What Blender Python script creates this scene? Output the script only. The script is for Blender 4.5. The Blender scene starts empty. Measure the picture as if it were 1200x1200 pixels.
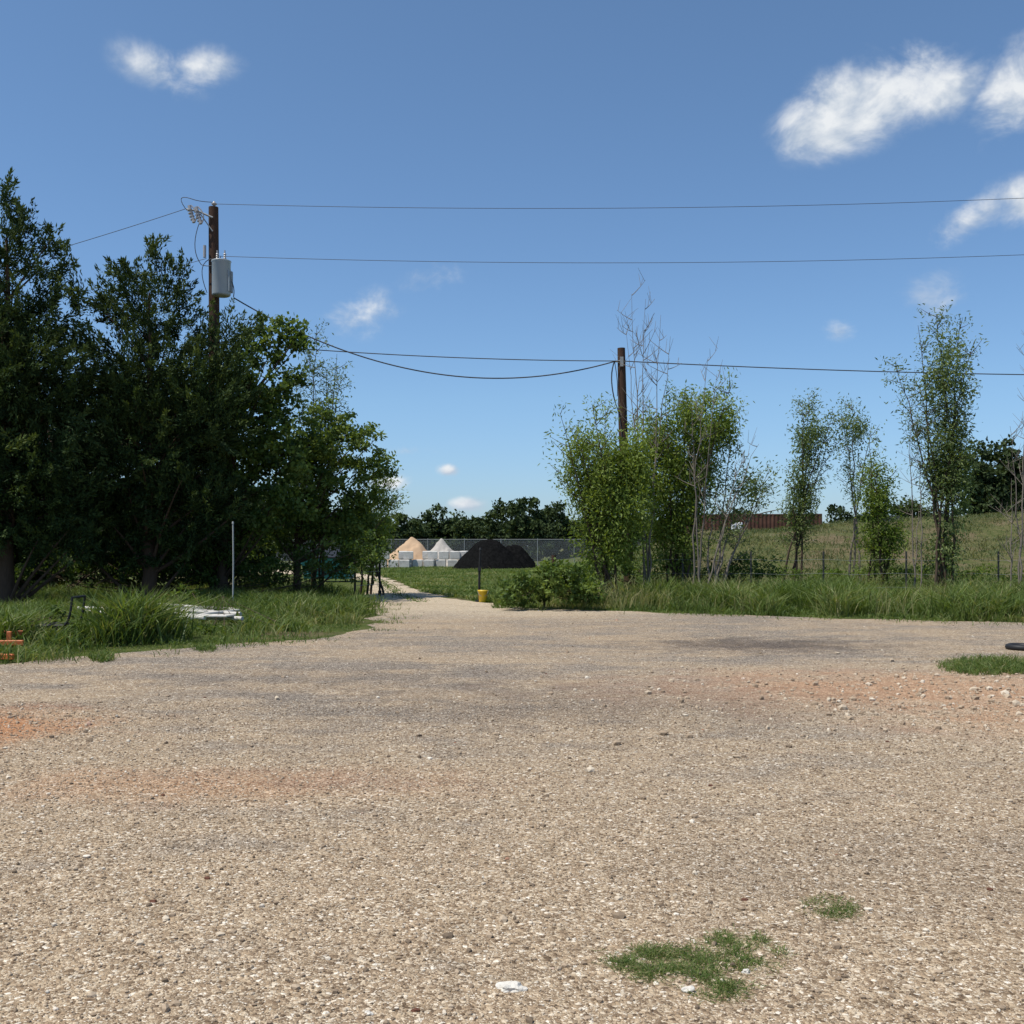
import bpy, math, random
import numpy as np
from mathutils import Vector, noise as mnoise, geometry
R=np.random.default_rng(7); random.seed(7)
EYE=1.6
def U(px,d): return (px-600)/1200*d
def Z(py,d): return EYE+(640-py)/1200*d
def D(py): return EYE*1200/(py-640)
sc=bpy.context.scene
# ---------------------------------------------------------------- node helper
class NT:
    def __init__(s,tree): s.t=tree; tree.nodes.clear()
    def n(s,typ,ins=None,**kw):
        nd=s.t.nodes.new(typ)
        for k,v in kw.items(): setattr(nd,k,v)
        if ins:
            for k,v in ins.items(): s.set(nd.inputs[k],v)
        return nd
    def set(s,sock,v):
        if isinstance(v,bpy.types.NodeSocket): s.t.links.new(v,sock)
        elif isinstance(v,bpy.types.Node): s.t.links.new(v.outputs[0],sock)
        else:
            if isinstance(v,(tuple,list)) and len(v)==3 and sock.type=='RGBA': v=(*v,1)
            sock.default_value=v
    def m(s,op,a,b=0.0,c=0.0,clamp=False):
        nd=s.n('ShaderNodeMath',operation=op,use_clamp=clamp)
        s.set(nd.inputs[0],a); s.set(nd.inputs[1],b); s.set(nd.inputs[2],c); return nd.outputs[0]
    def vm(s,op,a,b=None,out=0):
        nd=s.n('ShaderNodeVectorMath',operation=op); s.set(nd.inputs[0],a)
        if b is not None: s.set(nd.inputs[1],b)
        return nd.outputs['Value' if op in('DOT_PRODUCT','LENGTH') else 0]
    def mix(s,f,a,b,bt='MIX'):
        nd=s.n('ShaderNodeMix',data_type='RGBA',blend_type=bt)
        s.set(nd.inputs[0],f); s.set(nd.inputs[6],a); s.set(nd.inputs[7],b); return nd.outputs[2]
    def noise(s,vec,scale,detail=4,rough=.55,dist=0.0,out='Fac'):
        nd=s.n('ShaderNodeTexNoise',{'Scale':scale,'Detail':detail,'Roughness':rough,'Distortion':dist})
        if vec is not None: s.set(nd.inputs['Vector'],vec)
        return nd.outputs[out]
    def ramp(s,f,stops,interp='LINEAR'):
        nd=s.n('ShaderNodeValToRGB'); cr=nd.color_ramp; cr.interpolation=interp
        while len(cr.elements)<len(stops): cr.elements.new(.5)
        for e,(p,c) in zip(cr.elements,stops):
            e.position=p; e.color=(*c,1) if not isinstance(c,(int,float)) else (c,c,c,1)
        s.set(nd.inputs[0],f); return nd.outputs[0]
    def mr(s,v,a,b,c=0.0,d=1.0,smooth=True):
        nd=s.n('ShaderNodeMapRange',interpolation_type='SMOOTHSTEP' if smooth else 'LINEAR')
        for i,x in enumerate((v,a,b,c,d)): s.set(nd.inputs[i],x)
        return nd.outputs[0]
def newmat(name):
    m=bpy.data.materials.new(name); m.use_nodes=True
    return m,NT(m.node_tree)
def finish(N,col,rough=.8,bump=None,bs=.5,bd=.02,metal=0.0,spec=.5):
    b=N.n('ShaderNodeBsdfPrincipled',{'Base Color':col,'Roughness':rough,'Metallic':metal,'Specular IOR Level':spec})
    if bump is not None:
        bn=N.n('ShaderNodeBump',{'Strength':bs,'Distance':bd,'Height':bump}); N.set(b.inputs['Normal'],bn)
    o=N.n('ShaderNodeOutputMaterial',{'Surface':b.outputs[0]}); return b
def simple(name,col,rough=.7,var=.25,scale=6,metal=0.0,bs=.2,stretch=None):
    m,N=newmat(name); co=N.n('ShaderNodeTexCoord').outputs['Object']
    if stretch: co=N.vm('MULTIPLY',co,stretch)
    f=N.noise(co,scale,5,.65)
    c=N.mix(f,tuple(x*(1-var) for x in col),tuple(min(1,x*(1+var)) for x in col))
    finish(N,c,rough,f,bs,.02,metal,.1 if rough>.8 else .5); return m
def leafmat(name,dark,mid,light,trans=.35,rough=.55,spec=.3):
    m,N=newmat(name)
    a=N.n('ShaderNodeAttribute',attribute_name='tone').outputs['Fac']
    c=N.ramp(a,[(0,dark),(.5,mid),(1,light)])
    b=N.n('ShaderNodeBsdfPrincipled',{'Base Color':c,'Roughness':rough,'Specular IOR Level':spec})
    tc=N.mix(1.0,c,(1.3,1.25,.5),'MULTIPLY')
    t=N.n('ShaderNodeBsdfTranslucent',{'Color':tc})
    mx=N.n('ShaderNodeMixShader',{0:trans,1:b.outputs[0],2:t.outputs[0]})
    N.n('ShaderNodeOutputMaterial',{'Surface':mx.outputs[0]}); return m
# ---------------------------------------------------------------- mesh builder
class MB:
    def __init__(s): s.V=[];s.F=[];s.M=[];s.T=[];s.n=0;s.S=[]
    def add(s,V,F,mat=0,tone=.5,smooth=False):
        V=np.asarray(V,float).reshape(-1,3); F=np.asarray(F,int)
        s.V.append(V); s.F.append(F+s.n); s.n+=len(V)
        s.M.append(np.full(len(F),mat)); s.T.append(np.broadcast_to(np.asarray(tone,float),(len(F),)).copy())
        s.S.append(np.full(len(F),smooth))
    def tube(s,pts,rad,sides=6,mat=0,cap=True,tone=.5):
        pts=np.asarray(pts,float); k=len(pts); rad=np.broadcast_to(np.asarray(rad,float),(k,))
        tg=np.gradient(pts,axis=0); tg/=np.linalg.norm(tg,axis=1)[:,None]+1e-9
        ref=np.array([0,0,1.]) if abs(tg[:,2]).mean()<.8 else np.array([1.,0,0])
        a=np.cross(tg,ref); a/=np.linalg.norm(a,axis=1)[:,None]+1e-9; b=np.cross(tg,a)
        th=np.linspace(0,2*np.pi,sides,endpoint=False)
        V=pts[:,None]+rad[:,None,None]*(np.cos(th)[None,:,None]*a[:,None]+np.sin(th)[None,:,None]*b[:,None])
        i=np.arange(k-1)[:,None]*sides; j=np.arange(sides)[None]; j2=(j+1)%sides
        F=np.stack([i+j,i+j2,i+sides+j2,i+sides+j],-1).reshape(-1,4)
        s.add(V,F,mat,tone,True)
        if cap:
            for q in (0,k-1):
                c=pts[q]; Vc=np.vstack([V[q],c[None]]); Fc=np.stack([np.arange(sides),(np.arange(sides)+1)%sides,np.full(sides,sides)],-1)
                s.add(Vc,Fc,mat,tone)
    def box(s,c,size,mat=0,rot=0,tone=.5,bev=0.0):
        c=np.asarray(c,float); h=np.asarray(size,float)/2
        if bev<=0:
            V=np.array([[x,y,z] for z in(-1,1) for x,y in((-1,-1),(1,-1),(1,1),(-1,1))])*h
            F=[(3,2,1,0),(4,5,6,7),(0,1,5,4),(1,2,6,5),(2,3,7,6),(3,0,4,7)]
        else:
            V=[];
            for zz,ins in((-h[2],bev),(-h[2]+bev,0),(h[2]-bev,0),(h[2],bev)):
                for x,y in((-1,-1),(1,-1),(1,1),(-1,1)): V.append([x*(h[0]-ins),y*(h[1]-ins),zz])
            V=np.array(V);F=[(3,2,1,0),(12,13,14,15)]
            for l in range(3):
                for k in range(4): F.append((l*4+k,l*4+(k+1)%4,l*4+4+(k+1)%4,l*4+4+k))
        cr,sr=math.cos(rot),math.sin(rot)
        V=np.stack([V[:,0]*cr-V[:,1]*sr,V[:,0]*sr+V[:,1]*cr,V[:,2]],-1)+c
        s.add(V,F,mat,tone)
    def leaves(s,P,A,L,W,mat=0,tone=.5):
        n=len(P); A=A/(np.linalg.norm(A,axis=1)[:,None]+1e-9)
        r=R.normal(size=(n,3)); B=np.cross(A,r); B/=np.linalg.norm(B,axis=1)[:,None]+1e-9
        L=np.broadcast_to(L,(n,))[:,None]; W=np.broadcast_to(W,(n,))[:,None]
        V=np.stack([P,P+A*L*.45+B*W*.5,P+A*L,P+A*L*.45-B*W*.5],1)
        F=np.arange(4*n).reshape(n,4); s.add(V,F,mat,tone)
    def obj(s,name,mats,loc=(0,0,0),parent=None):
        me=bpy.data.meshes.new(name); loc=np.array(loc,float)
        V=np.vstack(s.V)-loc
        lens=np.concatenate([np.full(len(f),f.shape[1]) for f in s.F]); idx=np.concatenate([f.ravel() for f in s.F])
        me.vertices.add(len(V)); me.vertices.foreach_set('co',V.ravel().astype(np.float32))
        me.loops.add(len(idx)); me.loops.foreach_set('vertex_index',idx.astype(np.int32))
        me.polygons.add(len(lens)); st=np.concatenate([[0],np.cumsum(lens)[:-1]])
        me.polygons.foreach_set('loop_start',st.astype(np.int32)); me.polygons.foreach_set('loop_total',lens.astype(np.int32))
        for m in mats: me.materials.append(m)
        me.polygons.foreach_set('material_index',np.concatenate(s.M).astype(np.int32))
        me.polygons.foreach_set('use_smooth',np.concatenate(s.S))
        at=me.attributes.new('tone','FLOAT','FACE'); at.data.foreach_set('value',np.clip(np.concatenate(s.T),0,1).astype(np.float32))
        me.update(calc_edges=True)
        o=bpy.data.objects.new(name,me); o.location=loc; sc.collection.objects.link(o)
        if parent: o.parent=parent
        return o
def empty(name,loc=(0,0,0)):
    e=bpy.data.objects.new(name,None); e.location=loc; sc.collection.objects.link(e); return e
def bez(a,b,c,n=7):
    t=np.linspace(0,1,n)[:,None]; a,b,c=map(lambda v:np.asarray(v,float),(a,b,c))
    return (1-t)**2*a+2*t*(1-t)*b+t*t*c
def sstep(x,a,b):
    t=np.clip((x-a)/(b-a),0,1); return t*t*(3-2*t)
_G=R.random((256,256))
def vn(x,y,s=1.0):
    x=np.asarray(x)*s+1000; y=np.asarray(y)*s+1000; xi=np.floor(x).astype(int);yi=np.floor(y).astype(int)
    fx=x-xi;fy=y-yi; fx=fx*fx*(3-2*fx);fy=fy*fy*(3-2*fy)
    g=lambda i,j:_G[i%256,j%256]
    return (g(xi,yi)*(1-fx)+g(xi+1,yi)*fx)*(1-fy)+(g(xi,yi+1)*(1-fx)+g(xi+1,yi+1)*fx)*fy
def gh(x,y):
    x=np.asarray(x,float);y=np.asarray(y,float)
    H=2.45*sstep(x,1.5,13)+1.25*sstep(x,11,36)
    prof=sstep(y,36,62)*(1-.62*sstep(y,66,76))
    rough=(vn(x,y,.35)-.5)*.35+(vn(x,y,1.1)-.5)*.12
    return H*prof+rough*sstep(y,36,46)*sstep(x,2,9)
# ---------------------------------------------------------------- world
SUN_EL=math.radians(65); SAZ=math.radians(-118)   # azimuth from +Y toward +X
w=bpy.data.worlds.new("World"); sc.world=w; w.use_nodes=True
try: w.cycles.sampling_method='NONE'
except Exception: pass
N=NT(w.node_tree)
sky=N.n('ShaderNodeTexSky',sky_type='NISHITA',sun_disc=False,sun_elevation=SUN_EL,sun_rotation=SAZ,air_density=1.0,dust_density=.5,ozone_density=2.0,altitude=100)
dirv=N.vm('NORMALIZE',N.n('ShaderNodeTexCoord').outputs['Generated'])
dz=N.n('ShaderNodeSeparateXYZ',{0:dirv}).outputs[2]
tint=N.ramp(dz,[(0,(.66,.80,1.0)),(.05,(.74,.87,1.0)),(.14,(.84,.97,1.0)),(.5,(.90,1.0,.95))])
skyc=N.mix(1.0,sky.outputs[0],tint,'MULTIPLY'); skyc=N.mix(1.0,skyc,(1.12,1.19,1.36),'MULTIPLY')
clouds=[ # px,py,rx,ry,amp,tilt
 (970,145,62,38,1.0,-.1),(1045,105,66,46,1.05,-.35),(1005,125,72,46,1.0,-.2),(1110,105,62,34,.85,-.1),(1190,110,55,46,1.0,-.3),(1270,90,90,60,1.0,0),
 (180,80,48,26,.60,.3),(232,78,50,22,.68,-.2),(200,98,40,14,.5,.1),(425,366,50,30,.64,-.2),(505,326,44,20,.56,-.3),(1145,252,58,22,.76,-.35),(1215,228,60,30,.9,-.1),
 (1095,350,40,34,.58,0),(985,386,22,14,.50,0),(526,551,16,9,.95,0),(545,592,28,12,1.0,0),(455,565,28,13,.9,-.1),(480,528,40,8,.45,0)]
cv=N.vm('MULTIPLY',dirv,(1,1,1.4))
nz=N.noise(cv,15,5,.62,.3)
nzL=N.noise(N.vm('ADD',cv,(-.010,0,.018)),15,3,.60,.3)
nzb=N.noise(cv,62,3,.6)
F=None;Hh=None
for (px,py,rx,ry,amp,tilt) in clouds:
    c=Vector((px-600,1200,640-py)).normalized(); r=Vector((c.y,-c.x,0)).normalized(); u=r.cross(c).normalized()
    rr=(r*math.cos(tilt)-u*math.sin(tilt)); uu=(u*math.cos(tilt)+r*math.sin(tilt))
    a=N.vm('DOT_PRODUCT',dirv,tuple(rr*(1250/rx))); b=N.vm('DOT_PRODUCT',dirv,tuple(uu*(1250/ry)))
    e=N.m('ADD',N.m('MULTIPLY',a,a),N.m('MULTIPLY',b,b))
    g=N.m('MULTIPLY',N.mr(N.m('SQRT',e),0.0,1.5,1.0,0.0),amp)
    gb=N.m('MULTIPLY',g,N.m('MULTIPLY_ADD',b,.5,.5))
    F=g if F is None else N.m('MAXIMUM',F,g); Hh=gb if Hh is None else N.m('MAXIMUM',Hh,gb)
F=N.m('MULTIPLY',F,N.m('GREATER_THAN',N.n('ShaderNodeSeparateXYZ',{0:dirv}).outputs[1],0.0))
den=N.m('ADD',F,N.m('ADD',N.m('MULTIPLY',N.m('SUBTRACT',nz,.5),1.9),N.m('MULTIPLY',N.m('SUBTRACT',nzb,.5),.30)))
gate=N.mr(F,0.02,.25)
alpha=N.m('MULTIPLY',N.mr(den,.12,1.0),gate)
alpha=N.m('MULTIPLY',alpha,N.mr(F,0.0,.75,.40,1.0))
lit=N.m('ADD',N.m('MULTIPLY',N.m('SUBTRACT',nz,nzL),4.5),N.mr(Hh,0.1,.62,.10,.9),clamp=True)
cc=N.mix(lit,(5.0,5.8,6.9),(8.3,8.6,8.9))
col=N.mix(alpha,skyc,cc)
bg=N.n('ShaderNodeBackground',{'Color':col,'Strength':.1}); N.n('ShaderNodeOutputWorld',{'Surface':bg.outputs[0]})
sd=Vector((math.sin(SAZ)*math.cos(SUN_EL),math.cos(SAZ)*math.cos(SUN_EL),math.sin(SUN_EL)))
L=bpy.data.lights.new('sun','SUN'); L.energy=4.8; L.angle=math.radians(.5); L.color=(1,.95,.86)
lo=bpy.data.objects.new('sun',L); sc.collection.objects.link(lo); lo.rotation_euler=(-sd).to_track_quat('-Z','Y').to_euler(); lo.location=(0,0,40)
# ---------------------------------------------------------------- ground
def blob(N,co,n,cx,cy,rx,ry,soft=.6,wob=.5):
    v=N.vm('MULTIPLY',N.vm('SUBTRACT',co,(cx,cy,0)),(1/rx,1/ry,0))
    l=N.vm('LENGTH',v)
    l=N.m('ADD',l,N.m('MULTIPLY',N.m('SUBTRACT',n,.5),wob*2.4))
    return N.mr(l,1-soft,1+soft*.5,1.0,0.0)
mT,N=newmat('terrain_grass_soil'); co=N.n('ShaderNodeTexCoord').outputs['Object']
n1=N.noise(co,.30,5,.65); n2=N.noise(co,3,5,.7); n3=N.noise(co,40,3,.7)
grass=N.ramp(n2,[(.3,(.05,.075,.018)),(.5,(.10,.13,.035)),(.7,(.17,.17,.06))])
dry=N.ramp(n2,[(.28,(.065,.085,.028)),(.45,(.105,.12,.042)),(.6,(.16,.145,.065)),(.75,(.09,.115,.035))])
brn=N.ramp(n2,[(.3,(.15,.11,.065)),(.6,(.22,.165,.105))])
z=N.n('ShaderNodeSeparateXYZ',{0:co}).outputs
dzz=N.mr(z[2],.15,1.0)
c=N.mix(dzz,grass,dry); c=N.mix(N.mr(n1,.48,.64,0,.75),c,brn); c=N.mix(1.0,c,N.ramp(n3,[(.3,.55),(.7,1.35)]),'MULTIPLY')
finish(N,c,.95,N.m('ADD',n3,n2),.9,.06,spec=.05)
xs=np.concatenate([np.linspace(-700,-45,18)[:-1],np.linspace(-45,60,150),np.linspace(60,700,18)[1:]])
ys=np.concatenate([np.linspace(-40,30,8)[:-1],np.linspace(30,90,100),np.linspace(90,1200,25)[1:]])
X,Y=np.meshgrid(xs,ys); Zg=gh(X,Y); mb=MB(); nx=len(xs)
i,j=np.meshgrid(np.arange(nx-1),np.arange(len(ys)-1)); q=(j*nx+i).ravel()
mb.add(np.stack([X,Y,Zg],-1),np.stack([q,q+1,q+nx+1,q+nx],-1),0,.5,True); mb.obj('ground',[mT])
def sheet(name,poly,zz,mat,amp=.35):
    P=[]
    n=len(poly)
    for k in range(n):
        a=np.array(poly[k],float);b=np.array(poly[(k+1)%n],float); m=max(1,int(np.linalg.norm(b-a)/.15)); m=min(m,150)
        for t in range(m):
            p=a+(b-a)*t/m; 
            dx=(vn(p[0],p[1],1.1)-.5)*amp*2+(vn(p[0],p[1],4.3)-.5)*amp*.6; dy=(vn(p[0]+50,p[1]+9,1.1)-.5)*amp*2+(vn(p[0]+50,p[1]+9,4.3)-.5)*amp*.6
            P.append(Vector((p[0]+dx,p[1]+dy,zz)))
    tr=geometry.tessellate_polygon([P]); tr=[t if (P[t[1]]-P[t[0]]).cross(P[t[2]]-P[t[0]]).z>0 else t[::-1] for t in tr]
    mb=MB(); mb.add([tuple(p) for p in P],[tuple(t) for t in tr]); return mb.obj(name,[mat])
def gravelmat(name,path=False):
    m,N=newmat(name); co=N.n('ShaderNodeTexCoord').outputs['Object']
    wob=N.vm('ADD',co,N.vm('MULTIPLY',N.noise(co,25,1,.5,out='Color'),(.014,.014,0)))
    def vor(scale): 
        v=N.n('ShaderNodeTexVoronoi',{'Scale':scale,'Vector':wob}); return v.outputs
    v1=vor(62);v2=vor(150)
    s1=N.n('ShaderNodeSeparateColor',{0:v1['Color']}).outputs; s2=N.n('ShaderNodeSeparateColor',{0:v2['Color']}).outputs
    big=N.noise(co,.33,5,.6); mid=N.noise(co,1.5,5,.65); sub=N.noise(co,8,5,.75); strk=N.noise(N.vm('MULTIPLY',co,(.35,1.3,1)),1.1,5,.65)
    pick=N.m('GREATER_THAN',N.m('ADD',s1[1],N.m('MULTIPLY',N.m('SUBTRACT',mid,.5),1.2)),.52)
    r=N.m('ADD',N.m('MULTIPLY',s1[0],pick),N.m('MULTIPLY',s2[0],N.m('SUBTRACT',1.0,pick)))
    gray=N.ramp(r,[(0,(.065,.054,.044)),(.22,(.150,.124,.100)),(.45,(.240,.196,.152)),(.7,(.335,.275,.215)),(.88,(.47,.40,.32)),(1,(.70,.63,.53))])
    tan =N.ramp(r,[(0,(.14,.095,.060)),(.22,(.285,.202,.130)),(.5,(.40,.295,.19)),(.75,(.50,.39,.265)),(.9,(.63,.52,.38)),(1,(.80,.72,.60))])
    org =N.ramp(r,[(0,(.24,.09,.035)),(.5,(.46,.21,.095)),(1,(.62,.37,.21))])
    pale=N.ramp(r,[(0,(.34,.26,.17)),(.5,(.54,.43,.30)),(1,(.72,.63,.49))])
    yy=N.n('ShaderNodeSeparateXYZ',{0:co}).outputs[1]
    f=N.m('ADD',N.m('ADD',N.m('MULTIPLY',big,1.1),N.m('ADD',N.m('MULTIPLY',mid,.6),N.m('MULTIPLY',strk,.9))),N.mr(yy,4.5,11,.24,.0))
    c=N.mix(N.mr(f,1.08,1.50),gray,tan)
    def put(c,bl,colr,k): return N.mix(N.m('MULTIPLY',bl,k),c,colr)
    if path: c=N.mix(.95,c,pale)
    else:
        B=lambda *a: blob(N,co,mid,*a)
        c=put(c,B(-.5,27,5.5,4.2,.9,.5),pale,.95)
        c=put(c,B(5.2,10.8,3.8,2.6,.9,.7),pale,.55)
        c=put(c,B(4.3,11.4,3.2,1.8,.9,1.0),org,.55)
        c=put(c,B(5.6,9.2,2.2,1.1,.9,1.0),org,.42)
        c=put(c,B(-5.0,9.0,1.35,1.15,.8,.8),org,.92)
        c=put(c,B(-1.9,6.9,1.7,.55,.9,.9),org,.36)
        dark=N.mix(1.0,gray,(.44,.43,.46),'MULTIPLY')
        c=put(c,B(4.0,16.6,2.0,1.35,.95,1.0),dark,.85)
        c=put(c,B(.8,10.3,2.6,1.5,.95,1.1),dark,.38)
        c=put(c,B(1.9,5.1,1.4,.8,.95,1.1),dark,.24)
        c=put(c,B(-2.2,12.3,2.8,1.4,.95,1.1),dark,.28)
        c=put(c,B(4.6,6.6,1.6,.7,.95,1.1),dark,.26)
    c=N.mix(1.0,c,N.ramp(sub,[(.28,.66),(.5,1.0),(.75,1.22)]),'MULTIPLY')
    h=N.m('ADD',N.m('MULTIPLY',N.m('SUBTRACT',.8,v1['Distance']),N.m('MULTIPLY_ADD',pick,.9,.2)),N.m('MULTIPLY',N.m('SUBTRACT',.8,v2['Distance']),.5))
    h=N.m('ADD',h,N.m('MULTIPLY',r,.5)); h=N.m('ADD',h,N.m('MULTIPLY',sub,1.4))
    finish(N,c,.95,h,.85,.011,spec=.05); return m
mG=gravelmat('gravel'); mPath=gravelmat('limestone_path',True)
lot=[(-40,-30),(60,-30),(60,17),(22,19),(14,20.4),(10.7,21.3),(8,22.4),(5.85,23.4),(3.6,24.8),(1.9,25.6),(.6,26.2),(0,28),(-1.2,29.6),(-3.9,29.5),(-3.7,26.5),(-2.85,21.5),(-3.0,19.0),(-4.2,16.8),(-5.9,14.9),(-7.0,13.8),(-10,12.5),(-40,11)]
sheet('gravel_lot',lot,.004,mG)
RDR=([27,31,34,39,46,54,62,74],[0,-1.5,-2.7,-3.9,-5.1,-6.9,-10,-20]); RDL=([29,35,42,50,57,69],[-4.3,-5.0,-5.8,-7.6,-11,-22])
sheet('dirt_road',[(x,y) for y,x in zip(*RDR)]+[(x,y) for y,x in list(zip(*RDL))[::-1]],.008,mPath,.4)
import bmesh
bm=bmesh.new(); bmesh.ops.create_icosphere(bm,subdivisions=1,radius=1.0); IV=np.array([v.co[:] for v in bm.verts]); IF=np.array([[v.index for v in f.verts] for f in bm.faces]); bm.free()
def stones(mb,P,S,tone):
    n=len(P); k=len(IV)
    V=IV[None]*(1+R.uniform(-.28,.28,(n,k,1))); V=V*(S[:,None,None]*R.uniform(.6,1.2,(n,1,3))*np.array([1,1,.75]))
    th=R.uniform(0,6.28,n); c,s=np.cos(th)[:,None],np.sin(th)[:,None]
    V=np.stack([V[...,0]*c-V[...,1]*s,V[...,0]*s+V[...,1]*c,V[...,2]],-1)+P[:,None]
    F=IF[None]+(np.arange(n)*k)[:,None,None]; mb.add(V,F.reshape(-1,3),0,np.repeat(tone,len(IF)))
mS,N=newmat('loose_stone'); a=N.n('ShaderNodeAttribute',attribute_name='tone').outputs['Fac']
c=N.ramp(a,[(0,(.11,.082,.058)),(.3,(.26,.195,.135)),(.6,(.39,.30,.21)),(.85,(.55,.46,.345)),(.96,(.72,.65,.54)),(1,(.30,.12,.06))])
finish(N,c,.9,spec=.1)
mb=MB(); n=50000
d=np.sqrt(R.uniform(2.6**2,10.5**2,n)); x=R.uniform(-.62,.62,n)*d
S=np.clip(R.lognormal(math.log(.0048),.42,n),.0028,.015); P=np.stack([x,d,.004+S*.3],-1); stones(mb,P,S,R.beta(1.7,1.6,n)*.97)
n=3000; d=R.uniform(3.3,25,n); x=R.uniform(-.7,.7,n)*d; ok=(x>-3-(24-d)*.25)
S=np.clip(R.lognormal(math.log(.010),.42,n),.006,.035); P=np.stack([x,d,.004+S*.2],-1)[ok]; stones(mb,P,S[ok],R.random(ok.sum())**.8)
n=2200; x=R.normal(5.5,2.3,n); d=R.normal(10.6,1.7,n); S=np.clip(R.lognormal(math.log(.015),.45,n),.007,.045); stones(mb,np.stack([x,d,.004+S*.3],-1),S,R.random(n)*.6+.3)
n=350; x=R.normal(-4.6,1.0,n); d=R.normal(9.2,.8,n); S=np.clip(R.lognormal(math.log(.012),.4,n),.007,.03); stones(mb,np.stack([x,d,.004+S*.3],-1),S,R.random(n)*.8+.2)
mb.obj('gravel_stones',[mS])
mW=simple('white_rock',(.62,.58,.51),.85,.18,20,bs=.6); mRk=simple('brown_rock',(.13,.06,.04),.9,.4,20,bs=.6)
def rock(px,py,sx,mat,hz=.5):
    mb=MB(); d=D(py); bm=bmesh.new(); bmesh.ops.create_icosphere(bm,subdivisions=3,radius=1.0)
    V=np.array([v.co[:] for v in bm.verts]); Fc=np.array([[v.index for v in f.verts] for f in bm.faces]); bm.free(); off=R.uniform(0,50)
    k=np.array([.78+.45*mnoise.noise(Vector(v)*1.3+Vector((off,0,0)))+.15*mnoise.noise(Vector(v)*4+Vector((off,0,0))) for v in V])
    V=V*k[:,None]*np.array([sx,sx*.7,sx*hz]); o=np.array([U(px,d),d,.004+sx*hz*.3]); mb.add(V+o,Fc,0,.5,False); mb.obj('rock',[mat],o)
rock(600,1160,.062,mW,.35); rock(806,1163,.030,mW,.6); rock(874,1141,.018,mW,.7); rock(432,1190,.02,mW,.5)
for p in ((243,1031),(191,933),(1160,1044),(180,1058),(833,922),(487,1186),(873,1056),(240,818),(1040,870),(640,790)): rock(*p,.019,mRk,.5)
# ---------------------------------------------------------------- foliage materials
mJun=leafmat('juniper_foliage',(.020,.036,.014),(.042,.070,.023),(.110,.145,.042),.18,.7,.12)
mOak=leafmat('oak_foliage',(.028,.050,.013),(.070,.120,.026),(.175,.235,.055),.38,.5,.22)
mWil=leafmat('willow_foliage',(.070,.110,.020),(.150,.215,.034),(.250,.315,.070),.42)
mWil2=leafmat('pale_foliage',(.060,.090,.034),(.115,.165,.055),(.20,.25,.09),.4)
mFar=leafmat('distant_foliage',(.022,.036,.017),(.043,.064,.026),(.078,.108,.040),.2,.8,.1)
mGr=leafmat('grass_blades',(.060,.100,.022),(.130,.190,.042),(.34,.30,.15),.35)
mGr2=leafmat('dry_grass_blades',(.065,.10,.03),(.125,.14,.052),(.25,.205,.11),.3)
mBk=simple('bark',(.085,.062,.045),.95,.4,9,bs=.8,stretch=(3,3,.6))
mBkG=simple('grey_twig_bark',(.20,.17,.14),.95,.3,9,bs=.5)
mPine=simple('juniper_bark',(.10,.065,.045),.95,.4,9,bs=.8,stretch=(3,3,.5))
def unit(n):
    v=R.normal(size=(n,3)); return v/np.linalg.norm(v,axis=1)[:,None]
def ell(px,py,rx,ry,d,dep=None,off=0):
    k=d/1200; return (U(px,d),d+off,Z(py,d),rx*k,(dep if dep else min(rx,ry*1.3)*k*1.0),ry*k)
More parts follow.
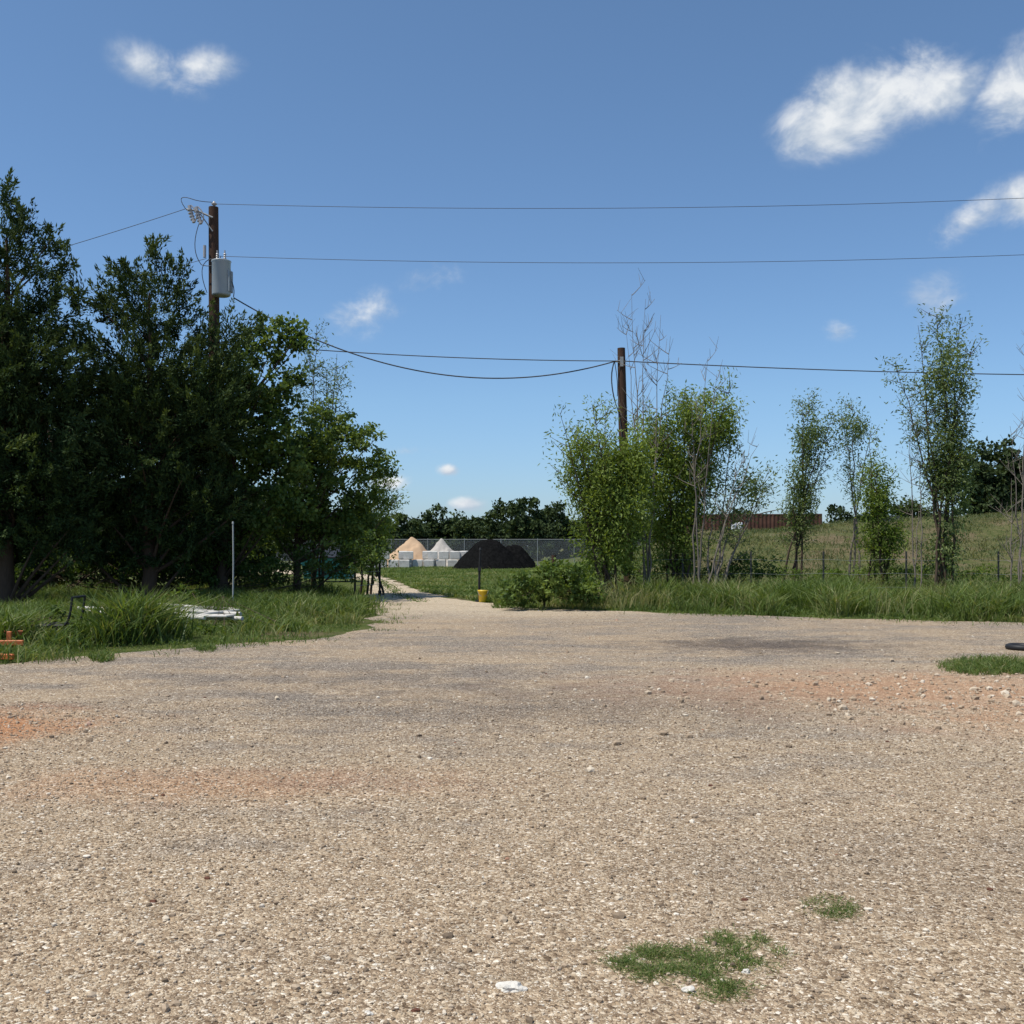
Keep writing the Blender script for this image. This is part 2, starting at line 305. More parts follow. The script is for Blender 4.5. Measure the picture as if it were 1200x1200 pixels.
def clumptree(name,bx,by,lobes,dens,cr,nl,Ll,Lw,lm,bm_,style='broad',tr=.16,gap=.38,nbr=45,zmin=.3,tonebias=0):
    mb=MB(); C=[];O=[]
    for (cx,cy,cz,rx,ry,rz) in lobes:
        n=int(dens*4.19*rx*ry*rz)+6; v=unit(n)*(R.random(n)**.42)[:,None]
        C.append(np.array([cx,cy,cz])+v*np.array([rx,ry,rz])); O.append(v)
    C=np.vstack(C);O=np.vstack(O)
    sc_=1.1/cr*.45
    g=np.array([mnoise.noise(Vector(c)*sc_*.8)*.5+.5 for c in C]); keep=(g>gap)&(C[:,2]>zmin); C=C[keep];O=O[keep]; g=g[keep]
    nc=len(C); m=R.poisson(nl,nc)+4; idx=np.repeat(np.arange(nc),m); n=len(idx)
    crr=(cr*R.uniform(.6,1.35,nc))[idx]
    if style=='juniper':
        # foliage sprays: leaves follow short plumes pointing up and outwards
        pd=O*1.2+np.array([0,0,.55])+R.normal(size=O.shape)*.35; pd/=np.linalg.norm(pd,axis=1)[:,None]
        t=R.uniform(-1,1.5,n); wd=.44*(1-np.clip(t,0,1.5)/1.7)
        off=pd[idx]*(t*crr)[:,None]+unit(n)*(R.random(n)**.5*wd*crr*1.5)[:,None]
        A=pd[idx]*1.2+R.normal(size=(n,3))*.55
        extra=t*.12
    else:
        off=unit(n)*(R.random(n)**.45)[:,None]*crr[:,None]*np.array([1.15,1.15,.72])
        A=R.normal(size=(n,3))+np.array([0,0,-.35]); extra=0
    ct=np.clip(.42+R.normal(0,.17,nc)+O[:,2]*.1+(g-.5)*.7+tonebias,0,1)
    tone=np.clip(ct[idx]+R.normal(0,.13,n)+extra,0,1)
    mb.leaves(C[idx]+off,A,Ll*R.uniform(.6,1.35,n),Lw*R.uniform(.6,1.35,n),0,tone)
    zt=C[:,2].max(); top=C[np.argmax(C[:,2])]; h0=float(gh(bx,by))
    path=bez((bx,by,h0-.1),(bx+R.normal(0,.15),by,zt*.5),(bx*.55+top[0]*.45,by*.6+top[1]*.4,zt*.88),12)
    path[1:-1]+=R.normal(0,.035,(10,3)); mb.tube(path,tr*np.linspace(1.1,.12,12)**.9,8,1)
    for k in R.choice(nc,min(nbr,nc),replace=False):
        c=C[k]; hd=math.hypot(c[0]-bx,c[1]-by); zs=max(.5,c[2]-hd*R.uniform(.4,1.0)-.2); t=min(.95,zs/(zt*.93)); s=path[int(t*11)]
        mid=(s+c)/2+np.array([0,0,-.15*hd if style=='broad' else .0])+R.normal(0,.12,3)
        r0=tr*.35*(1-t*.6); mb.tube(bez(s,mid,c,6),np.linspace(r0,.01,6),5,1,False)
    return mb.obj(name,[lm,bm_],(bx,by,h0))
d=26
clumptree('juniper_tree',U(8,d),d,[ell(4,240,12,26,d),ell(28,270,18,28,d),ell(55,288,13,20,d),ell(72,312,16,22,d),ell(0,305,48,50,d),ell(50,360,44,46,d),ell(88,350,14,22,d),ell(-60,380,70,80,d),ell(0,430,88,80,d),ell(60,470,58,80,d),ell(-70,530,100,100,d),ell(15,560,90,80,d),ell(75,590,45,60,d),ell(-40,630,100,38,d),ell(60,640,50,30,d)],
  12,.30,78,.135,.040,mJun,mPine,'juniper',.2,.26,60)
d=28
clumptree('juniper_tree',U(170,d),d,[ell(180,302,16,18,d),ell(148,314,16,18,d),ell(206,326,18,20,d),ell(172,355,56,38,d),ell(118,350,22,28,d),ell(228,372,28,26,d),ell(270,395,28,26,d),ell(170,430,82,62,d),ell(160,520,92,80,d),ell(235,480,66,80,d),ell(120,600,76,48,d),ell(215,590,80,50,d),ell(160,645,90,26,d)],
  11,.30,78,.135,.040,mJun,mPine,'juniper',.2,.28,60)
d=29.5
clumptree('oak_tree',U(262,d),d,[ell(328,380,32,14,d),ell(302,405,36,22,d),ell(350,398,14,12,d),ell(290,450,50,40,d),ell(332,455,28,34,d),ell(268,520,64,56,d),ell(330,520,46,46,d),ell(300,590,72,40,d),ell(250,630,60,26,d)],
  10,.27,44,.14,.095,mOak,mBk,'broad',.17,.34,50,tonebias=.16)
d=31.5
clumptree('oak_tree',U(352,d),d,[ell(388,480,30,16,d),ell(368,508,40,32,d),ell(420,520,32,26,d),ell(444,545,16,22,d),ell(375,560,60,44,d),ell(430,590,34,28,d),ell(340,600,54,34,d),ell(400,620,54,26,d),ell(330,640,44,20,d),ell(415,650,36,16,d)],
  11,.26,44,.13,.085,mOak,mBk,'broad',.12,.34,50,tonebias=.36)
L_=[]
for px in range(-260,310,42): L_.append(ell(px,600+R.uniform(-25,20),42,55,33+R.uniform(-1,2),1.3)); L_.append(ell(px,660,42,34,33.5+R.uniform(-1,1),1.2))
for px in range(-260,250,42): L_.append(ell(px,520+R.uniform(-40,30),46,70,37,1.3))
clumptree('brush_thicket',U(60,33),33,L_,4.2,.38,42,.19,.12,mFar,mBk,'broad',.12,.18,60,zmin=.1)
L_=[]
for px,py,rx,ry in((20,650,60,40),(110,655,50,40),(215,655,50,34),(170,650,40,30),(265,660,40,28),(325,662,50,22),(400,655,44,28),(436,640,20,24)): L_.append(ell(px,py,rx,ry,29.5,.9))
clumptree('understory_shrub',U(200,29.5),29.5,L_,12,.22,42,.11,.06,mOak,mBk,'broad',.04,.30,30,zmin=.05,tonebias=.05)
# ---------------------------------------------------------------- stem trees (willow like)
def stemtree(name,bx,by,stems,lm,barkm,nsub=26,sublen=.9,nleaf=26,Ll=.13,Lw=.036,spread=.14,bare=False,r0=.045,tonebias=0,start=.25,bush=None):
    mb=MB(); h0=float(gh(bx,by))
    for (tx,ty,tz,dn) in stems:
        b=np.array([bx+R.normal(0,.18),by+R.normal(0,.18),h0-.05]); t=np.array([tx,ty,tz]); ctrl=b*.45+t*.55; ctrl[2]=tz*.45; ctrl[:2]=b[:2]*.75+t[:2]*.25+R.normal(0,.15,2)
        p=bez(b,ctrl,t,14); p[1:-1]+=R.normal(0,.025,(12,3)); mb.tube(p,r0*np.linspace(1,.12,14),6,1,False)
        for k in range(int(nsub*dn)):
            f=start+(1-start)*R.random()**.9; s=p[min(13,int(f*13))]+(p[min(13,int(f*13)+1)]-p[min(13,int(f*13))])*R.random()
            az=R.uniform(0,6.28); ln=sublen*R.uniform(.5,1.2)*(1.15-.65*f); up=R.uniform(.35,1.3)
            e=s+ln*np.array([math.cos(az),math.sin(az),up])/math.hypot(1,up); mid=(s+e)/2+np.array([0,0,-.05])
            q=bez(s,mid,e,6); mb.tube(q,np.linspace(.012,.004,6),4,1,False)
            if not bare:
                n=R.poisson(nleaf); u=R.random(n)**.7; P=s+(e-s)*u[:,None]+R.normal(0,spread,(n,3))
                A=R.normal(size=(n,3))*.6+np.array([0,0,-.35])+(e-s)/ln*.5
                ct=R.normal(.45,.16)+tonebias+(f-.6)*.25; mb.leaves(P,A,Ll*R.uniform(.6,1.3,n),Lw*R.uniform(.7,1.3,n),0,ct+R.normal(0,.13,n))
            else:
                for _ in range(3):
                    u=R.random(); s2=s+(e-s)*u; e2=s2+R.uniform(.2,.5)*np.array([R.normal(0,.5),R.normal(0,.5),1.0]); mb.tube(np.array([s2,(s2+e2)/2,e2]),[.006,.005,.003],3,1,False)
    if bush:
        for (cx,cy,cz,rx,ry,rz,nn) in bush:
            v=unit(nn)*(R.random(nn)**.5)[:,None]; C=np.array([cx,cy,cz])+v*np.array([rx,ry,rz])
            g=np.array([mnoise.noise(Vector(c)*1.4) for c in C]); ok=(g>-.10)&(C[:,2]>h0+.1); C=C[ok];g=g[ok];v=v[ok]
            nc=len(C); m=R.poisson(34,nc); ix=np.repeat(np.arange(nc),m); n=len(ix)
            P=C[ix]+R.normal(0,.15,(n,3))*np.array([1,1,1.4]); A=R.normal(size=(n,3))*.6+np.array([0,0,-.5])+v[ix]*.4
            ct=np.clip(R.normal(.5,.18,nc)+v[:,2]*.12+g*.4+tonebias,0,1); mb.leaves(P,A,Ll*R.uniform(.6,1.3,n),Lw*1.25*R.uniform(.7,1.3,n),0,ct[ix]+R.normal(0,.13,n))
    return mb.obj(name,[lm,barkm],(bx,by,h0))
def st(px,py,d,dn=1,j=.6): return (U(px,d),d+R.normal(0,j),Z(py,d),dn)
def bu(px,py,rx,ry,d,n,dep=None):
    e=ell(px,py,rx,ry,d,dep); return (*e,n)
d=32.5
stemtree('willow_tree',U(372,d),d,[st(378,388,d,.7),st(365,415,d,.9),st(395,415,d,.9),st(402,450,d,1),st(350,450,d,.9),st(385,435,d,1)],mWil2,mBk,28,.9,26,start=.45,tonebias=.1)
stemtree('willow_tree',U(432,33.5),33.5,[st(455,560,33.5,1),st(440,545,33.5,1),st(462,590,33.5,1),st(425,590,33.5,1)],mWil,mBk,30,.8,26,tonebias=.15,bush=[bu(430,615,32,32,33.5,190),bu(436,652,20,20,33.5,70)])
d=28.5
stemtree('willow_tree',U(715,d),d,[st(690,480,d),st(668,500,d,.9),st(712,475,d),st(738,520,d),st(700,560,d),st(658,555,d,.8),st(655,488,d,.5),st(680,530,d)],mWil,mBk,26,1.0,26,tonebias=.12,
  bush=[bu(722,585,46,62,d,420),bu(692,540,28,36,d,120),bu(738,540,26,36,d,130),bu(712,648,30,28,d,70),bu(680,600,22,32,d,70)])
d=30
stemtree('willow_tree',U(790,d),d,[st(775,465,d),st(800,460,d),st(830,468,d,1),st(850,455,d,1),st(760,490,d),st(865,480,d,.9),st(815,500,d),st(840,500,d)],mWil,mBk,28,1.0,28,tonebias=.14,
  bush=[bu(785,575,42,70,d,500),bu(808,498,38,38,d,190),bu(765,525,24,42,d,110),bu(790,645,30,28,d,80),bu(843,500,22,38,d,100),bu(822,555,22,36,d,70)])
d=29.5
stemtree('willow_tree',U(838,d),d,[st(905,548,d,.9),st(880,542,d,1),st(862,520,d,.7),st(845,560,d,.5),st(895,575,d,.9)],mWil2,mBkG,18,.9,22,start=.45,bush=[bu(882,572,20,20,d,28)])
stemtree('bare_sapling',U(758,29),29,[st(740,345,29,1,.2),st(757,350,29,1,.2),st(775,368,29,1,.2),st(785,395,29,.8,.2),st(735,385,29,.7,.2)],mWil,mBkG,10,1.2,0,bare=True,r0=.032,start=.55)
stemtree('bare_sapling',U(822,28.2),28.2,[st(825,425,28.2,1,.2),st(812,470,28.2,1,.2),st(838,440,28.2,.8,.2),st(870,530,28.2,.8,.2),st(890,520,28.2,.8,.2)],mWil,mBkG,8,1.0,0,bare=True,r0=.032,start=.45)
stemtree('bare_sapling',U(1195,28),28,[st(1199,385,28,1,.2),st(1180,500,28,1,.2),st(1210,450,28,1,.2),st(1190,560,28,1,.2)],mWil,mBkG,10,1.0,0,bare=True,r0=.03,start=.35)
d=34
stemtree('sparse_tree',U(932,d),d,[st(955,460,d,1,.3),st(938,478,d,1,.3),st(970,490,d,1,.3),st(928,550,d,.8,.3),st(950,520,d,1,.3),st(978,520,d,.6,.3)],mWil2,mBk,28,.9,28,tonebias=.08,start=.3,bush=[bu(950,515,22,28,d,55),bu(938,580,18,36,d,50)])
stemtree('sparse_tree',U(1000,d),d,[st(1003,472,d,1,.3),st(988,487,d,1,.3),st(1017,500,d,.8,.3)],mWil2,mBkG,20,.8,26,start=.5,bush=[bu(1000,500,18,18,d,24)])
d=32
stemtree('willow_tree',U(1030,d),d,[st(1020,535,d,1.1,.3),st(1008,560,d,1,.3),st(1042,560,d,1,.3),st(1055,600,d,.8,.3),st(1018,512,d,.6,.3)],mWil,mBk,24,.7,26,tonebias=-.02,bush=[bu(1025,588,20,42,d,120),bu(1038,630,20,26,d,50)])
d=29.5
stemtree('tall_willow_tree',U(1108,d),d,[st(1100,366,d,1.1,.3),st(1082,378,d,1,.3),st(1130,370,d,1,.3),st(1058,425,d,1,.3),st(1140,400,d,1,.3),st(1110,420,d,1.0,.3),st(1122,480,d,.8,.3),st(1078,450,d,.8,.3)],mWil2,mBk,30,.95,28,tonebias=.14,start=.38,bush=[bu(1112,565,20,74,d,180),bu(1105,650,20,20,d,30),bu(1108,440,28,44,d,70),bu(1112,500,20,36,d,50)])
stemtree('bare_sapling',U(1072,d),d,[st(1066,470,d,1,.2),st(1078,520,d,1,.2),st(1088,560,d,.8,.2)],mWil,mBkG,8,.8,0,bare=True,r0=.025,start=.4)
L_=[ell(px,py,rx,ry,25.8,.9) for px,py,rx,ry in((612,688,22,20),(640,680,26,24),(668,684,24,24),(598,694,14,12),(655,668,24,16),(690,690,16,18))]
clumptree('roadside_shrub',U(640,26),26,L_,22,.17,48,.11,.065,mOak,mBk,'broad',.03,.26,25,zmin=.03,tonebias=.26)
L_=[ell(px,664,24,17,31,.8) for px in range(690,900,34)]
clumptree('roadside_shrub',U(760,31),31,L_,12,.2,42,.10,.055,mOak,mBk,'broad',.03,.32,25,zmin=.03,tonebias=.15)
L_=[ell(px,672,30,10,32,.7) for px in range(930,1260,48)]
clumptree('roadside_shrub',U(1000,32),32,L_,12,.18,40,.10,.05,mWil,mBk,'broad',.02,.40,20,zmin=.03,tonebias=-.2)
L_=[ell(60,728,32,22,17.5,.5),ell(30,738,22,16,17,.4),ell(90,742,16,14,16.5,.35)]
clumptree('weed_shrub',U(60,17.3),17.3,L_,50,.1,40,.075,.035,mOak,mBk,'broad',.015,.30,25,zmin=.03,tonebias=.15)
L_=[ell(255,742,20,10,18.5,.4),ell(290,728,24,12,20.5,.4),ell(340,735,18,9,19.5,.35),ell(395,728,18,9,21,.35),ell(210,700,34,14,24,.5)]
clumptree('weed_shrub',U(290,20),20,L_,45,.1,34,.075,.035,mOak,mBk,'broad',.01,.36,10,zmin=.03,tonebias=.25)
# ---------------------------------------------------------------- distant trees
def farmass(name,lst,dist,zb=0,tb=0):
    L_=[]
    for px,pt,rx in lst:
        dd=dist+R.uniform(-4,4); k=dd/1200; top=Z(pt,dd); bot=zb; 
        L_.append((U(px,dd),dd,(top+bot)/2+ (top-bot)*.1,rx*k,rx*k*.9,(top-bot)*.42)); L_.append((U(px+rx*.5,dd),dd,bot+(top-bot)*.35,rx*k*1.1,rx*k,(top-bot)*.36))
    return clumptree(name,L_[0][0],dist,L_,.95,.62,42,.40,.28,mFar,mBk,'broad',.2,.24,30,zmin=zb+.1,tonebias=tb)
farmass('distant_tree_line',[(-120,560,50),(-40,570,50),(40,565,50),(120,570,50),(210,575,45),(300,580,45),(370,590,35),(420,598,32),(465,598,22),(490,607,18),(515,594,22),(540,602,16),(565,603,20),(590,588,20),(615,583,24),(645,588,22),(672,604,18),(700,600,24),(740,600,30)],112,0,.12)
farmass('distant_tree_line',[(800,606,40),(870,598,28),(905,606,24),(990,592,26),(1020,600,24),(1060,580,24),(1090,600,30)],105,.9,.1)
farmass('distant_tree_line',[(1145,522,26),(1172,514,28),(1200,528,30),(1240,520,36),(1300,530,40)],88,1.1,.05)
L_=[]
for k in range(46): 
    px=-900+k*66; dd=260; L_.append((U(px,dd),dd+R.uniform(-8,8),3.2,66*dd/1200*.8,5,4.2+R.uniform(-1,1.2)))
clumptree('forest_belt',0,260,L_,.05,1.9,40,1.5,1.1,mFar,mBk,'broad',.3,.15,10,zmin=.2)
# ---------------------------------------------------------------- grass
def inlot(x,y):
    rx=np.interp(x,[-40,-3.9,-3.9,0,.6,1.9,3.6,5.85,8,10.7,14,22,60],[12,29.5,29.5,28,26.2,25.6,24.8,23.4,22.4,21.3,20.4,19,17])
    lft=np.interp(y,[11,12.5,13.8,14.9,16.8,19,21.5,26.5,29.5],[-40,-10,-7,-5.9,-4.2,-3.0,-2.85,-3.7,-3.9])
    return (y<rx)&(x>lft)
def blades(mb,x,y,h,wd,tone,lean=.35,mat=0):
    n=len(x); P=np.stack([x,y,gh(x,y)-.01],-1); A=np.stack([R.normal(0,lean,n),R.normal(0,lean,n),np.ones(n)],-1)
    A/=np.linalg.norm(A,axis=1)[:,None]; hz=A.copy(); hz[:,2]=0
    B=np.cross(A,R.normal(size=(n,3))); B[:,2]*=.2; B/=np.linalg.norm(B,axis=1)[:,None]+1e-9
    h=np.broadcast_to(h,(n,))[:,None]; wd=np.broadcast_to(wd,(n,))[:,None]
    m=P+A*h*.6; t=m+(A*.65+hz*1.3+np.array([0,0,-.12]))*h*.5
    V=np.stack([P-B*wd*.4,P+B*wd*.4,m+B*wd*.5,m-B*wd*.5,t],1).reshape(-1,3)
    q=np.arange(n)*5; mb.add(V,np.stack([q,q+1,q+2,q+3],-1),mat,tone); 
    mb.F.append(np.stack([q+3,q+2,q+4],-1)+(mb.n-len(V))); mb.M.append(np.full(n,mat)); mb.T.append(np.broadcast_to(tone,(n,)).copy()); mb.S.append(np.full(n,False))
def gt(x,y,b=0): return np.clip(.28+(vn(x,y,.9)-.5)*.6+R.normal(0,.13,len(x))+b,0,1)
mb=MB()
EX=([0,1.9,5.85,10.7,14,26],[26.2,25.6,23.4,21.3,20.4,18.5])
n=80000; x=R.uniform(-.5,26,n); y=np.interp(x,*EX)+R.uniform(0,1,n)**1.3*11
h=(.12+.62*sstep(vn(x,y,.7)*.6+vn(x,y,2.1)*.4,.25,.75))*R.uniform(.5,1.3,n); e=y-np.interp(x,*EX)+(vn(x,y,2.0)-.5)*1.6; h*=.35+.85*sstep(e,0,1.5)
blades(mb,x,y,h,.018,gt(x,y,.16)+(vn(x,y,2.5)-.5)*.4,.36)
n=11000; x=R.uniform(1.5,24,n); y=np.interp(x,*EX)+R.uniform(.2,6,n); k=vn(x,y,.6)>.42; x,y=x[k],y[k]; n=len(x); blades(mb,x,y,R.uniform(.45,.95,n)*(.5+vn(x,y,.5)),.013,R.uniform(.6,1,n),.25)
for _ in range(70):
    cx=R.uniform(1.5,20); cy=float(np.interp(cx,*EX))+R.uniform(.3,4.5); nn=130; x=cx+R.normal(0,.16,nn); y=cy+R.normal(0,.16,nn); blades(mb,x,y,R.uniform(.5,1.1)*R.uniform(.5,1.05,nn),.02,np.clip(R.normal(R.uniform(.2,.6),.14,nn),0,1),.4)
n=2500; x=R.uniform(0,20,n); y=np.interp(x,*EX)-np.abs(R.normal(0,.5,n)); k=vn(x,y,1.6)>.55; x,y=x[k],y[k]; blades(mb,x,y,R.uniform(.05,.2,len(x)),.014,gt(x,y,.15),.6)
mb.obj('verge_grass',[mGr])
mb=MB(); n=120000; y=R.uniform(11.5,36,n); x=R.uniform(-17,-2.4,n); ok=~inlot(x,y)&(x<np.interp(y,[0,29,35,42],[0,-4.3,-5.0,-5.8])); x,y=x[ok],y[ok]
keep=vn(x,y,1.3)+R.random(len(x))*.5>.52; x,y=x[keep],y[keep]
h=(.06+.44*sstep(vn(x+7,y,.6)*.5+vn(x,y,1.9)*.5,.3,.75))*R.uniform(.5,1.3,len(x)); h*=.35+.75*sstep(y-np.interp(x,[-10,-7,-5.9,-4.2,-3],[12.5,13.8,14.9,16.8,19]),.2,2)
blades(mb,x,y,h,.015,gt(x,y,.12)+(vn(x,y,2.5)-.5)*.4,.42)
for (px,py,r,hm,nn) in((155,752,.55,1.15,1300),(185,748,.35,.8,400),(120,756,.3,.7,400),(330,712,.7,.55,900),(290,716,.5,.4,400),(370,716,.7,.5,900),(400,722,.6,.45,700),(235,700,.5,.8,500),(5,760,.5,.9,600),(355,700,.9,.7,900),(300,698,.8,.9,800),(420,712,.4,.5,400),(60,760,.4,.5,300)):
    dd=D(py); x=U(px,dd)+R.normal(0,r*.55,nn); y=dd+R.normal(0,r*.55,nn); blades(mb,x,y,hm*R.uniform(.4,1.05,nn),.022,np.clip(R.normal(.42,.2,nn),0,1),.42)
n=2600; y=R.uniform(12.5,29,n); x=np.interp(y,[11,12.5,13.8,14.9,16.8,19,21.5,26.5,29.5],[-20,-10,-7,-5.9,-4.2,-3.0,-2.85,-3.7,-3.9])+np.abs(R.normal(0,.4,n)); k=vn(x,y,1.6)>.55; x,y=x[k],y[k]; blades(mb,x,y,R.uniform(.04,.15,len(x)),.012,gt(x,y,.1),.7)
mb.obj('verge_grass',[mGr])
mb=MB(); n=90000; y=29+46*R.random(n)**1.4; x=U(R.uniform(425,760,n),y); ok=(x>np.interp(y,*RDR)+.05)|(x<np.interp(y,*RDL)-.05); x,y=x[ok],y[ok]
blades(mb,x,y,R.uniform(.06,.2,len(x))*(.5+vn(x,y,.5)*1.2),.03,gt(x,y,.2),.5)
n=900; y=R.uniform(29,50,n); x=(np.interp(y,*RDR)+np.interp(y,*RDL))/2+R.normal(0,.18,n); blades(mb,x,y,R.uniform(.04,.12,n),.03,gt(x,y,.1),.6)
mb.obj('field_grass',[mGr])
mb=MB(); n=80000; y=R.uniform(33,66,n); x=R.uniform(3,42,n); keep=vn(x,y,.8)>R.uniform(.15,.8,n); x,y=x[keep],y[keep]
blades(mb,x,y,R.uniform(.08,.34,len(x)),.03,np.clip(gt(x,y,.12),0,1),.5); mb.obj('hill_grass',[mGr2])
def patch(name,pts,blen,wd,n,lean=1.6,tb=.22):
    mb=MB()
    for (px,py,rx,ry,f) in pts:
        m=int(n*f); a=unit(m)[:,:2]*(R.random(m)**.4)[:,None]; pyy=py+a[:,1]*ry; dd=EYE*1200/(pyy-640); x=(px-600+a[:,0]*rx)/1200*dd
        ok=vn(x*14,dd*14,1.0)>.45*R.random(m)+.22; x,dd=x[ok],dd[ok]; blades(mb,x,dd,blen*R.uniform(.5,1.3,len(x)),wd,np.clip(R.normal(tb,.26,len(x)),0,1),lean)
    mb.obj(name,[mGr])
patch('grass_patch',[(785,1132,72,26,1.15),(742,1125,46,14,.45),(865,1105,42,14,.5),(845,1158,48,18,.6),(885,1125,40,20,.45)],.044,.003,9500,tb=.40)
patch('grass_patch',[(972,1064,34,15,1.2),(985,1070,24,10,.5)],.038,.003,2800,tb=.40)
patch('grass_patch',[(1160,782,64,11,1),(1230,785,60,9,.6)],.12,.008,7000,.6,.34)
patch('grass_patch',[(120,772,16,5,1),(240,762,14,4,.6)],.12,.01,900,.6)
# ---------------------------------------------------------------- utility poles & wires
mPole=simple('pole_wood',(.075,.045,.032),.95,.4,8,bs=.8,stretch=(4,4,.4))
mMet=simple('galvanised_metal',(.30,.31,.31),.7,.15,12,.2,.1)
mTr=simple('transformer_paint',(.36,.40,.42),.4,.1,4,0,.05)
mPor=simple('porcelain',(.35,.33,.32),.3,.1,5,0,.0); mWire=simple('wire',(.05,.05,.055),.6,.1,3)
mBlack=simple('black_steel',(.02,.02,.022),.6,.3,10,.3); mGreenP=simple('tpost_paint',(.045,.045,.035),.7,.4,12)
d1=30.0; X1=U(251,d1)
e=empty('utility_pole',(X1,d1,0))
def par(mb,name,mats,e,loc=None):
    o=mb.obj(name,mats,tuple(e.location)); o.parent=e; o.location=(0,0,0); return o
mb=MB(); zt=Z(243,d1); pp=np.array([[X1+.05,d1,-.3],[X1+.03,d1,4],[X1,d1,8],[X1-.02,d1,zt]]); mb.tube(pp,[.19,.18,.155,.14],14); par(mb,'pole_shaft',[mPole],e)
mb=MB(); mb.tube([[X1,d1,zt],[X1,d1,zt+.12]],[.02,.02],6,0); mb.tube([[X1,d1,zt+.06],[X1,d1,zt+.1],[X1,d1,zt+.13],[X1,d1,zt+.17]],[.05,.09,.05,.03],10,0); par(mb,'top_insulator',[mPor],e)
mb=MB(); 
mb.tube([[X1,d1-.15,zt-.35],[X1-.4,d1-.2,zt-.18],[X1-.75,d1-.2,zt-.12]],[.03]*3,6)
mb.tube([[X1,d1-.15,zt-.75],[X1-.35,d1-.2,zt-.25]],[.018]*2,6)
par(mb,'bracket_arm',[mMet],e)
mb=MB()
for xo,zo in((-.42,-.16),(-.62,-.12)):
    zz=zt+zo; mb.tube([[X1+xo-.05,d1-.2,zz+.1],[X1+xo+.02,d1-.22,zz-.12],[X1+xo+.1,d1-.24,zz-.4]],[.05,.045,.05],8)
    for k in range(4): mb.tube([[X1+xo+k*.03-.03,d1-.21,zz-.02-k*.09],[X1+xo+k*.03-.025,d1-.21,zz-.045-k*.09]],[.075,.075],10)
    mb.tube(bez([X1+xo+.12,d1-.24,zz-.4],[X1+xo+.3,d1-.3,zz-.15],[X1+xo+.02,d1-.26,zz+.1],6),.018,5)
par(mb,'cutouts',[mPor],e)
mb=MB()
mb.tube(bez([X1-.78,d1-.2,zt-.1],[X1-1.1,d1-.2,zt+.35],[X1-.6,d1-.2,zt+.18],8),.011,5); mb.tube(bez([X1-.6,d1-.2,zt+.18],[X1-.4,d1-.2,zt+.1],[X1-.05,d1,zt+.15],8),.011,5)
mb.tube(bez([X1-.35,d1-.24,zt-.5],[X1-.65,d1-.25,zt-1.3],[X1-.3,d1-.25,zt-1.75],10),.012,5)
mb.tube(bez([X1-.3,d1-.25,zt-1.75],[X1+.1,d1-.3,zt-1.9],[X1+.25,d1-.2,zt-1.5],10),.012,5)
mb.tube(bez([X1+.35,d1-.3,Z(320,d1)],[X1+.75,d1-.35,Z(335,d1)],[X1+.62,d1-.2,Z(350,d1)],10),.014,5)
mb.tube(bez([X1-.02,d1-.17,Z(305,d1)],[X1-.5,d1-.2,Z(310,d1)],[X1-.15,d1-.2,Z(345,d1)],10),.012,5)
par(mb,'jumper_wires',[mWire],e)
mb=MB(); tx=X1+.29; ty=d1-.28; zb=Z(349,d1); zc=Z(311,d1)
mb.tube([[tx,ty,zb-.02],[tx,ty,zb],[tx,ty,zb+.03],[tx,ty,zc],[tx,ty,zc+.03],[tx,ty,zc+.05],[tx,ty,zc+.09]],[.22,.255,.265,.265,.285,.28,.12],24)
for zz in(zb+.2,zc-.2): mb.box((X1+.1,d1-.13,zz),(.22,.14,.08))
for a in (-.55,-.3,-.05,.2,.45):
    th=a; mb.box((tx+.29*math.cos(th),ty+.29*math.sin(th),(zb+zc)/2-.08),(.07,.014,.6),0,th)
par(mb,'transformer_tank',[mTr],e)
mb=MB()
for xo in(-.12,.1):
    for k in range(4): mb.tube([[tx+xo,ty,zc+.06+k*.06],[tx+xo,ty,zc+.085+k*.06]],[.05,.035],8)
    mb.tube([[tx+xo,ty,zc+.05],[tx+xo,ty,zc+.36]],[.02,.02],6)
mb.tube([[X1-.22,d1-.2,Z(290,d1)],[X1-.22,d1-.2,Z(304,d1)]],[.045,.045],8)
par(mb,'bushings',[mPor],e)
d2=32.0; X2=U(728,d2); e2=empty('utility_pole',(X2,d2,0)); mb=MB(); z2=Z(408,d2)
mb.tube([[X2+.28,d2,-.3],[X2+.16,d2,2.5],[X2+.05,d2,5.5],[X2,d2,z2]],[.17,.16,.14,.12],14); par(mb,'pole_shaft',[mPole],e2)
mb=MB(); za=Z(424,d2); mb.tube([[X2-.2,d2-.05,za],[X2,d2-.14,za]],[.03,.03],6); mb.box((X2,d2-.15,za-.02),(.1,.05,.3)); par(mb,'clevis',[mMet],e2)
mb=MB()
mb.tube(bez([X2-.22,d2-.1,za],[X2-.42,d2-.15,za-.5],[X2-.2,d2-.15,za-1.3],10),.02,5); mb.tube(bez([X2-.2,d2-.15,za-1.3],[X2,d2-.15,za-1.8],[X2+.02,d2-.15,za-2.6],10),.015,5)
mb.tube(bez([X2-.22,d2-.1,za],[X2-.1,d2-.15,za-.7],[X2-.14,d2-.15,za-1.1],10),.012,5); par(mb,'drip_loops',[mWire],e2)
def wire(name,a,b,s,r,n=40,seg=None):
    t=np.linspace(0,1,n)[:,None]; a=np.array(a,float);b=np.array(b,float); p=a+(b-a)*t; p[:,2]-=(4*s*t*(1-t))[:,0]; mb=MB(); mb.tube(p,r,5); mb.obj(name,[mWire])
wire('power_line',(X1,d1,zt+.1),(26,31,12.75),.44,.008)
wire('power_line',(X1,d1,Z(300,d1)),(26,31,11.0),.46,.008)
wire('power_line',(X1-.75,d1-.2,zt-.1),(-24,31,8.1),.25,.009)
